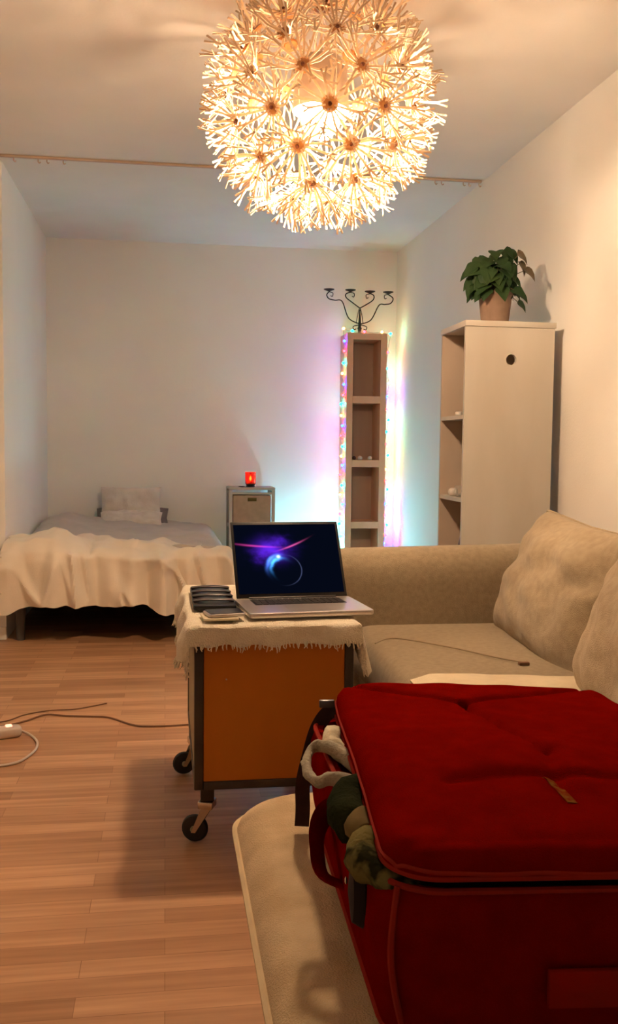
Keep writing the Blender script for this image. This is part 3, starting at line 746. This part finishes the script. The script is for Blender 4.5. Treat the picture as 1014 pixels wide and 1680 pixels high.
def screen_mat():
    m = bpy.data.materials.new('glowing_wallpaper'); m.use_nodes = True
    nt = m.node_tree; n = nt.nodes; l = nt.links; n.clear()
    uv = n.new('ShaderNodeUVMap'); uv.uv_map = 'UVMap'
    sep = n.new('ShaderNodeSeparateXYZ'); l.new(uv.outputs[0], sep.inputs[0])
    def mth(op, a, b=None, c=None):
        q = n.new('ShaderNodeMath'); q.operation = op
        for i, v in enumerate((a,b,c)):
            if v is None: continue
            if isinstance(v, (int,float)): q.inputs[i].default_value = v
            else: l.new(v, q.inputs[i])
        return q.outputs[0]
    nz = n.new('ShaderNodeTexNoise'); nz.inputs['Scale'].default_value = 7; nz.inputs['Detail'].default_value = 6; l.new(uv.outputs[0], nz.inputs['Vector'])
    U, V = sep.outputs[0], sep.outputs[1]
    nv = mth('SUBTRACT', nz.outputs['Fac'], .5)
    def gauss(d, w_): # exp(-(d/w)^2)
        a = mth('DIVIDE', d, w_); a = mth('MULTIPLY', a, a); a = mth('MULTIPLY', a, -1); return mth('EXPONENT', a)
    def blob(cx, cy, wx, wy, wob=.0):
        du = mth('SUBTRACT', mth('ADD', U, mth('MULTIPLY', nv, wob)), cx); dv = mth('SUBTRACT', mth('ADD', V, mth('MULTIPLY', nv, wob)), cy)
        return mth('MULTIPLY', gauss(du, wx), gauss(dv, wy))
    def arc(cx, cy, rad, w_, wob=.1):   # ring
        du = mth('SUBTRACT', U, cx); dv = mth('MULTIPLY', mth('SUBTRACT', V, cy), .74)
        r_ = mth('SQRT', mth('ADD', mth('MULTIPLY',du,du), mth('MULTIPLY',dv,dv)))
        return gauss(mth('SUBTRACT', mth('ADD', r_, mth('MULTIPLY', nv, wob)), rad), w_)
    def line(a, b, c, w_): # v = a + b*u + c*u^2
        y = mth('ADD', mth('ADD', a, mth('MULTIPLY', U, b)), mth('MULTIPLY', mth('MULTIPLY', U, U), c))
        return gauss(mth('SUBTRACT', V, y), w_)
    blue = mth('MULTIPLY', arc(.45,.33,.125,.016,.06), blob(.33,.52,.08,.13))
    blue2 = mth('MULTIPLY', arc(.45,.33,.165,.018,.05), blob(.32,.50,.08,.12))
    core = blob(.405,.525,.016,.020)
    haze = blob(.35,.63,.13,.13,.25)
    mag = mth('MULTIPLY', line(.72,-.22,.20,.013), blob(.20,.69,.17,.1))
    mag2 = mth('MULTIPLY', line(.55,-.10,.62,.012), blob(.53,.71,.12,.10))
    faint = mth('MULTIPLY', arc(.45,.33,.165,.005,.004), blob(.60,.3,.10,.30))
    def col(fac, c, s):
        q = n.new('ShaderNodeVectorMath'); q.operation = 'SCALE'; q.inputs[0].default_value = c
        l.new(mth('MULTIPLY', fac, s), q.inputs['Scale']); return q.outputs[0]
    terms = [col(blue,(.06,.35,1),2.0), col(blue2,(.08,.22,1),1.2), col(core,(.5,.75,1),1.3), col(haze,(.10,.015,.7),.75), col(mag,(.42,.03,.20),.8), col(mag2,(.50,.06,.22),1.0), col(faint,(.08,.10,.22),.35)]
    acc = terms[0]
    for q in terms[1:]:
        a = n.new('ShaderNodeVectorMath'); a.operation = 'ADD'; l.new(acc, a.inputs[0]); l.new(q, a.inputs[1]); acc = a.outputs[0]
    a = n.new('ShaderNodeVectorMath'); a.operation = 'ADD'; l.new(acc, a.inputs[0]); a.inputs[1].default_value = (.0008,.0015,.0045); acc = a.outputs[0]
    e = n.new('ShaderNodeEmission'); l.new(acc, e.inputs['Color']); e.inputs['Strength'].default_value = SCREEN
    o_ = n.new('ShaderNodeOutputMaterial'); l.new(e.outputs[0], o_.inputs[0])
    return m
SCREEN = 1.0
M['screen'] = screen_mat()
bm = BM(); uvl = bm.loops.layers.uv.new('UVMap')
vs = [bm.verts.new(p) for p in ((-Ws+.008,-.0006,.012),(Ws-.008,-.0006,.012),(Ws-.008,-.0006,Hs-.010),(-Ws+.008,-.0006,Hs-.010))]
fc = bm.faces.new(vs)
for lp, q in zip(fc.loops, ((0,0),(1,0),(1,1),(0,1))): lp[uvl].uv = q
bm.transform(hinge)
me = bpy.data.meshes.new('screen'); bm.to_mesh(me); bm.free(); me.materials.append(M['screen'])
so = bpy.data.objects.new('screen', me); C.objects.link(so); so.parent = lid

# ribbed black tray
t = thing('ribbed_tray', 'black ribbed tray lying on the cloth left of the laptop', 'tray', (.137, 2.80, ZC), R(0))
bm = BM(); slab(bm, .120, .37, .014, 0, .014, .004, n=4, steps=2); obj('tray_body', bm, M['blackplastic'], t)
for k in range(4):
    bm = BM(); y = -.125+k*.083
    tube(bm, path_smooth([(-.054,y+.010,.0175),(-.03,y-.002,.0215),(0,y-.006,.023),(.03,y-.002,.0215),(.054,y+.010,.0175)],4), .007, 8, flat=(.6,1.6)); obj('ridge', bm, M['ridge'], t)
# phone on ivory card
bm = BM(); slab(bm, .092, .10, .006, 0, .006, .002, n=3, steps=2); bm.transform(Matrix.Translation((.142,2.508,ZC)) @ Matrix.Rotation(R(4),4,'Z'))
tag(obj('card_box', bm, M['paper']), 'flat ivory card box under the phone on the cloth', 'box')
t = thing('smartphone', 'dark smartphone with silver edge lying on the ivory card box', 'phone', (.156, 2.512, ZC+.0065), R(12))
bm = BM(); slab(bm, .100, .080, .010, 0, .009, .003, n=4, steps=2); obj('phone_body', bm, M['alu'], t)
bm = BM(); slab(bm, .092, .072, .008, .0092, .0105, .0004, n=4, steps=1); obj('phone_glass', bm, M['blackplastic'], t)

# ------------------------------------------------------------------ suitcase
SA = R(-5); SO = Vector((.455, 1.165, .456))
t = thing('suitcase', 'dark red soft suitcase half open on the chaise', 'suitcase', SO, SA)
def body_sec(w, d, z, r=.075, cx=0, cy=0): return [(x,y,z) for x,y in rrect(w,d,r,8,cx,cy)]
bm = BM()
loft(bm, [body_sec(.400,.58,.0,.05), body_sec(.415,.600,.012,.055), body_sec(.435,.612,.06,.06), body_sec(.447,.616,.11,.06), body_sec(.444,.614,.150,.06), body_sec(.430,.602,.172,.06),
          body_sec(.410,.585,.172,.055), body_sec(.395,.57,.145,.055)])
def splay(b):
    for v in b.verts:
        if v.co.x < 0: v.co.x -= .055*(v.co.y+.31)*min(1, -v.co.x/.1)
splay(bm)
obj('body', bm, M['red'], t, angle=60)
bm = BM(); loft(bm, [body_sec(.41,.585,.135,.055), body_sec(.41,.585,.148,.055)]); obj('lining', bm, M['lining'], t)
for z, w_, d_, nm in ((.172,.432,.604,'piping'),(.010,.415,.600,'piping')):
    bm = BM(); tube(bm, [(x,y,z) for x,y in rrect(w_,d_,.06,8)], .0035, 6, closed=True); splay(bm); obj(nm, bm, M['piping'], t)
# vertical edge piping at the near left corner
bm = BM(); tube(bm, path_smooth([(-.190,-.283,.012),(-.202,-.292,.06),(-.208,-.294,.11),(-.201,-.287,.172)],4), .0035, 6); obj('piping', bm, M['piping'], t)
# lid: thick padded slab with creases, near edge sagging
LW, LD = .425, .615
def lidz(x, y):
    # slight tilt and sag towards the near edge, soft dents
    z = .012*fbm(x*4,y*4,2) + .004*fbm(x*13,y*13,6)
    z += -.012*max(0,(-y/LD*2))**2 + .010*(1-(2*x/LW)**2)*(1-(2*y/LD)**2)
    return z
def crease(x, y, a, b, w_, dpt):
    a = Vector(a); b = Vector(b); p = Vector((x,y)); t_ = max(0,min(1,(p-a).dot(b-a)/(b-a).length_squared))
    d = (p-(a+(b-a)*t_)).length
    return -dpt*math.exp(-(d/w_)**2)
CR = [((-.19,.285),(-.03,.185)), ((-.03,.185),(.20,.285)), ((-.03,.185),(.02,-.06)), ((.02,-.06),(.00,-.17)), ((-.12,-.15),(.21,-.13)), ((-.20,-.285),(.21,-.285))]
def lid_top(u, v):
    return None
bm = BM(); N1, N2 = 64, 92
def sq(u, v, w_, d_, r):
    # map unit square to rounded rectangle smoothly
    x = u*w_/2; y = v*d_/2
    ax = abs(x)-(w_/2-r); ay = abs(y)-(d_/2-r)
    if ax > 0 and ay > 0:
        m_ = max(ax, ay); l_ = math.hypot(ax, ay); k = m_/l_
        x = math.copysign(w_/2-r+ax*k, x); y = math.copysign(d_/2-r+ay*k, y)
    return x, y
V = [[None]*(N2+1) for _ in range(N1+1)]; edge = []
for i in range(N1+1):
    for j in range(N2+1):
        u = -1+2*i/N1; v = -1+2*j/N2
        x, y = sq(u, v, LW, LD, .055)
        e = max(abs(u), abs(v)); rim = max(0, (e-.94)/.06)
        z = .226 + lidz(x,y) - .012*rim**2
        for (a,b), w_, dp in zip(CR, (.006,.006,.006,.010,.010,.005), (.009,.009,.010,.006,.008,.004)): z += crease(x,y,a,b,w_,dp)
        V[i][j] = bm.verts.new((x,y,z))
for i in range(N1):
    for j in range(N2): bm.faces.new((V[i][j],V[i+1][j],V[i+1][j+1],V[i][j+1]))
loop = [V[i][0] for i in range(N1)]+[V[N1][j] for j in range(N2)]+[V[i][N2] for i in range(N1,0,-1)]+[V[0][j] for j in range(N2,0,-1)]
prev = loop
edge_low = []
for dz, sc_ in ((-.010,1.006),(-.022,1.008),(-.030,1.0),(-.034,.97),(-.034,.5)):
    ring = [bm.verts.new((v.co.x*sc_, v.co.y*sc_, max(.188 if dz<-.02 else 0, v.co.z+dz))) for v in loop]
    if dz == -.030: edge_low = [q.co.copy() for q in ring]
    if dz == -.010: edge_up = [q.co.copy() for q in ring]
    for k in range(len(ring)):
        k2 = (k+1)%len(ring); bm.faces.new((prev[k],prev[k2],ring[k2],ring[k]))
    prev = ring
bm.faces.new(prev)
lo = obj('lid', bm, M['red'], t, angle=70)
bm = BM(); tube(bm, edge_low, .0038, 6, closed=True); obj('piping', bm, M['piping'], lo)
bm = BM(); tube(bm, edge_up, .0022, 5, closed=True); obj('seam', bm, M['piping'], lo)
# worn gold print on the lid
def patch(x0, x1, y0, y1, skew, m, name, parent, up=.0012, nx=4, ny=10):
    b = BM()
    def g(u, v):
        y = y0+(y1-y0)*v; x = x0+(x1-x0)*u + skew*v
        z = .226+lidz(x,y)+sum(crease(x,y,a,c,w_,dp) for (a,c),w_,dp in zip(CR,(.006,.006,.006,.010,.010,.005),(.009,.009,.010,.006,.008,.004)))+up
        return (x,y,z)
    grid(b, g, nx, ny, .0008); return obj(name, b, m, parent)
patch(-.005,.006,-.215,-.15,-.008, M['tag'], 'printed_mark', lo)
# front label pocket
bm = BM(); box(bm, -.055,.110, -.3205,-.3130, .060, .098, .0015); bm.transform(Matrix.Translation((-.0,0,0))); obj('label_patch', bm, M['redpanel'], t)
# left side grab handle (red loop) and dark oval foot
def loc0(p):
    d = Vector(p)-SO; c, q = math.cos(-SA), math.sin(-SA); return Vector((d.x*c-d.y*q, d.x*q+d.y*c, d.z))
bm = BM(); tube(bm, path_smooth([loc0(p) for p in ((.240,1.21,.588),(.212,1.205,.584),(.197,1.19,.570),(.192,1.165,.550),(.197,1.14,.528),(.235,1.125,.516))],6), .013, 8, flat=(1.4,.35)); obj('grab_handle', bm, M['red'], t)
bm = BM(); lathe(bm, [(.002,0),(.020,.001),(.024,.004),(.020,.010),(.002,.012)], 20)
bm.transform(Matrix.Translation((-.220,-.215,.134)) @ Matrix.Rotation(R(-90),4,'Y') @ Matrix.Diagonal((1.7,1.2,1.9,1))); o = obj('side_foot', bm, M['lining'], t)
bm = BM(); lathe(bm, [(.003,0),(.004,.002),(.002,.003)], 10); bm.transform(Matrix.Translation((-.2425,-.205,.140)) @ Matrix.Rotation(R(-90),4,'Y')); obj('rivet', bm, M['chrome'], o)
# webbing strap hanging down to the chaise
def loc_(p):
    d = Vector(p)-SO; c, q = math.cos(-SA), math.sin(-SA); return Vector((d.x*c-d.y*q, d.x*q+d.y*c, d.z))
def ribbon(pts, w_, m, name, parent, th=.0025):
    b = BM(); ps = path_smooth([loc_(p) for p in pts], 8)
    def g(u, v):
        k = u*(len(ps)-1); i = min(int(k), len(ps)-2); p = ps[i].lerp(ps[i+1], k-i)
        tg = (ps[min(i+2,len(ps)-1)]-ps[max(i-1,0)]).normalized(); ax = tg.cross(Vector((0,-.95,.3))).normalized()
        return p + ax*w_*(v-.5)
    grid(b, g, len(ps)*2, 3, th); return obj(name, b, m, parent)
ribbon([(.275,1.435,.652),(.256,1.45,.648),(.237,1.45,.622),(.224,1.452,.575),(.216,1.458,.53),(.217,1.462,.49),(.216,1.464,.4605)], .023, M['strap'], 'compression_strap', t)
bm = BM(); box(bm, -.012,.012,-.004,.004,-.006,.006,.002); bm.transform(Matrix.Translation(loc_((.250,1.440,.664)))); obj('buckle', bm, M['ridge'], t)

# clothes sticking out on the left side, between body and lid
def w2(x, y, z): return Vector((x, y, z))
def blobtube(name, pts, rad, m, label, cat, n=12, flat=(1,1), amp=.15, group=None):
    b = BM(); ps = path_smooth(pts, 6); k = len(ps)
    rr = []
    for i in range(k):
        q = i/(k-1)*(len(rad)-1); j = min(int(q), len(rad)-2); rr.append(rad[j]+(rad[j+1]-rad[j])*(q-j))
    tube(b, ps, rr, n, flat=flat)
    for v in b.verts: v.co += Vector((noise.noise(v.co*60), noise.noise(v.co*60+Vector((9,0,0))), noise.noise(v.co*60+Vector((0,9,0)))))*rr[0]*amp
    o = obj(name, b, m, angle=80); return tag(o, label, cat, group)
blobtube('garment', [(.262,1.37,.625),(.246,1.36,.640),(.236,1.31,.640),(.262,1.27,.628)], [.010,.014,.013,.008], M['whitecloth'], 'bright white garment tucked under the suitcase lid at its far left', 'clothes', amp=.4)
blobtube('garment', [(.300,1.20,.622),(.262,1.23,.634),(.228,1.29,.643),(.203,1.295,.640),(.190,1.25,.630),(.196,1.20,.628),(.222,1.19,.632),(.262,1.17,.626)], [.012,.013,.010,.007,.0065,.008,.010,.012], M['greycotton'], 'pale grey knotted garment loop hanging out of the suitcase', 'clothes', amp=.3)
blobtube('garment', [(.262,1.10,.622),(.232,1.13,.635),(.218,1.10,.630),(.218,1.06,.628),(.258,1.04,.622)], [.018,.024,.025,.024,.018], M['green'], 'dark green garment bulging from the suitcase side', 'clothes', amp=.25)
blobtube('garment', [(.228,1.055,.636),(.218,1.03,.634),(.222,1.008,.634)], [.014,.017,.015], M['khaki'], 'khaki fabric band beside the dark green garment', 'clothes', amp=.2)
blobtube('garment', [(.250,1.00,.626),(.222,.99,.634),(.206,.955,.630),(.222,.925,.624),(.250,.90,.618)], [.012,.018,.019,.014,.010], M['olivecloth'], 'olive patterned garment nearest the front of the suitcase', 'clothes', amp=.4)

# ------------------------------------------------------------------ floor things
t = thing('power_strip', 'white power strip with lit red switch on the floor at left', 'power strip', (-.600, 3.50, 0), R(18))
bm = BM(); slab(bm, .17, .055, .018, 0, .040, .012, n=5, steps=3); obj('case', bm, M['whiteplastic'], t)
bm = BM(); box(bm, .030,.052,-.010,.010,.039,.045,.002); obj('switch', bm, M['switch'], t)
for x in (-.05,-.005):
    bm = BM(); lathe(bm, [(.017,.0385),(.017,.0415),(.014,.0415),(.014,.040),(.001,.040)], 18, (x,0,0)); obj('socket', bm, M['trim'], t)
bm = BM(); tube(bm, path_smooth([(-.520,3.520,.02),(-.487,3.515,.006),(-.451,3.43,.005),(-.445,3.338,.005),(-.468,3.243,.005),(-.501,3.197,.005),(-.560,3.180,.005),(-.70,3.2,.005)],8), .0045, 8)
c_ = obj('power_cord', bm, M['whiteplastic'], t); c_.matrix_parent_inverse = (Matrix.Translation(t.location) @ Matrix.Rotation(t.rotation_euler.z,4,'Z')).inverted()
bm = BM(); tube(bm, path_smooth([(-.80,3.60,.004),(-.613,3.64,.004),(-.532,3.695,.004),(-.463,3.779,.004),(-.379,3.752,.004),(-.284,3.733,.004),(-.213,3.709,.004),(-.128,3.609,.004),(-.07,3.578,.004),(.067,3.579,.004),(.30,3.62,.004)],8), .0035, 7)
tag(obj('floor_cable', bm, M['cable']), 'dark cord snaking over the floor to the trolley', 'cord')
bm = BM(); tube(bm, path_smooth([(-.80,3.66,.003),(-.617,3.70,.003),(-.545,3.788,.003),(-.458,3.839,.003),(-.364,3.847,.003),(-.295,3.884,.003),(-.237,3.924,.003)],8), .0024, 7)
tag(obj('floor_cable', bm, M['cable']), 'thinner dark cord ending on the floor behind the long cord', 'cord')

# ------------------------------------------------------------------ pendant lamp
LX, LY, LZ = .478, 3.0, 2.120
t = thing('pendant_lamp', 'large glowing dandelion ball pendant lamp hanging from the ceiling', 'lamp', (LX, LY, LZ))
bm = BM(); lathe(bm, [(.001,.085),(.020,.080),(.028,.062),(.042,.040),(.058,.005),(.062,-.030),(.054,-.068),(.032,-.092),(.001,-.102)], 28); obj('bulb', bm, M['bulb'], t)
bm = BM(); lathe(bm, [(.001,.15),(.030,.15),(.060,.145),(.080,.120),(.089,-.015),(.086,-.015),(.077,.115),(.024,.120),(.001,.120)], 24); obj('socket', bm, M['lampmetal'], t)  # socket deepened into an added cup that blocks the bulb's upward light
bm = BM(); tube(bm, [(0,0,.15),(0,0,.30),(0,0,H-LZ-.03)], .004, 8); obj('cord', bm, M['whiteplastic'], t)
bm = BM(); lathe(bm, [(.010,H-LZ-.045),(.040,H-LZ-.035),(.052,H-LZ-.001),(.001,H-LZ-.001)], 24); obj('ceiling_rose', bm, M['whiteplastic'], t)
bm = BM()
for k in range(8):
    a = 2*PI*k/16; pts = [(.275*math.cos(b)*math.cos(a), .275*math.cos(b)*math.sin(a), .275*math.sin(b)) for b in [2*PI*i/40 for i in range(40)]]
    tube(bm, pts, .0016, 5, closed=True)
obj('wire_frame', bm, M['lampmetal'], t)
def strip(bm, pts, ws, th, side):
    """flat paper strip through pts with widths ws"""
    vs = []
    for i, (p, w_) in enumerate(zip(pts, ws)):
        tdir = (pts[min(i+1,len(pts)-1)] - pts[max(i-1,0)]).normalized()
        s = side - tdir*side.dot(tdir); s.normalize(); nn = tdir.cross(s)
        vs.append([bm.verts.new(p + s*w_/2*a + nn*th/2*b) for a, b in ((-1,-1),(1,-1),(1,1),(-1,1))])
    for A, B in zip(vs, vs[1:]):
        for k in range(4): bm.faces.new((A[k],A[(k+1)%4],B[(k+1)%4],B[k]))
    bm.faces.new(vs[0][::-1]); bm.faces.new(vs[-1])
def flower_bm(seed):
    random.seed(seed); bm = BM(); HR = .292; n = 17
    tube(bm, [(0,0,.274),(0,0,HR)], .003, 5)
    for k in range(n):
        a = 2*PI*(k+random.uniform(-.25,.25))/n; ln = random.uniform(.104,.130)
        th0 = R(random.choice((60,72,80)) + random.uniform(-8,6)); th1 = th0 - R(random.uniform(8,24))
        rad = Vector((math.cos(a), math.sin(a), 0)); sd = Vector((-math.sin(a), math.cos(a), 0)); Zv = Vector((0,0,1))
        d0 = rad*math.sin(th0)+Zv*math.cos(th0); d1 = rad*math.sin(th1)+Zv*math.cos(th1)
        p0 = Vector((0,0,HR))+rad*.006; p1 = p0+d0*ln*.42; p2 = p1+d1*ln*.36; 
        strip(bm, [p0,p1,p2], (.0045,.0066,.0080), .0018, sd)
        for s in (-1,1):
            q = p2 + d1*ln*.26 + sd*s*random.uniform(.006,.011)
            strip(bm, [p2-d1*.002+sd*s*.0012,(p2+q)/2+sd*s*.0012,q], (.0046,.0054,.0060), .0018, sd)
    return bm
flowers = []
NF = 60; ga = PI*(3-math.sqrt(5)); fl = []
for v_ in range(4):
    o = obj('flower', flower_bm(50+v_), M['petal'], t, smooth=False); fl.append(o)
    b = BM(); lathe(b, [(.001,.2875),(.021,.288),(.025,.2925),(.019,.2965),(.001,.2985)], 16); h_ = obj('hub', b, M['hub'], o)
    b = BM(); lathe(b, [(.001,.2986),(.0065,.2990),(.005,.3035),(.001,.3045)], 10); 
    h_2 = obj('hub_pin', b, M['hubpin'], o)
    fl[-1] = (o, h_, h_2)
random.seed(99)
q0 = Quaternion((0,0,1), .9) @ Quaternion((1,0,0), R(18))
for i in range(NF):
    z = 1-2*(i+.5)/NF; rr = math.sqrt(1-z*z); a = i*ga
    d = q0 @ Vector((rr*math.cos(a), rr*math.sin(a), z))
    if d.z > .955: continue
    rot = Vector((0,0,1)).rotation_difference(d) @ Quaternion((0,0,1), random.uniform(0,6.28))
    src = fl[i%4]
    if i < 4: o = src[0]
    else:
        o = src[0].copy(); C.objects.link(o); o.parent = t
        for s_ in src[1:]:
            c_ = s_.copy(); C.objects.link(c_); c_.parent = o
    o.rotation_mode = 'QUATERNION'; o.rotation_quaternion = rot

# ------------------------------------------------------------------ world and view
w = bpy.data.worlds.new('world'); sc.world = w; w.use_nodes = True
w.node_tree.nodes['Background'].inputs[0].default_value = (.02,.022,.03,1)
w.node_tree.nodes['Background'].inputs[1].default_value = 1
vs_ = sc.view_settings
sc.display_settings.display_device = 'sRGB'
vs_.view_transform = 'Standard'; vs_.look = 'None'; vs_.gamma = 1; vs_.use_curve_mapping = False
vs_.exposure = 0.86
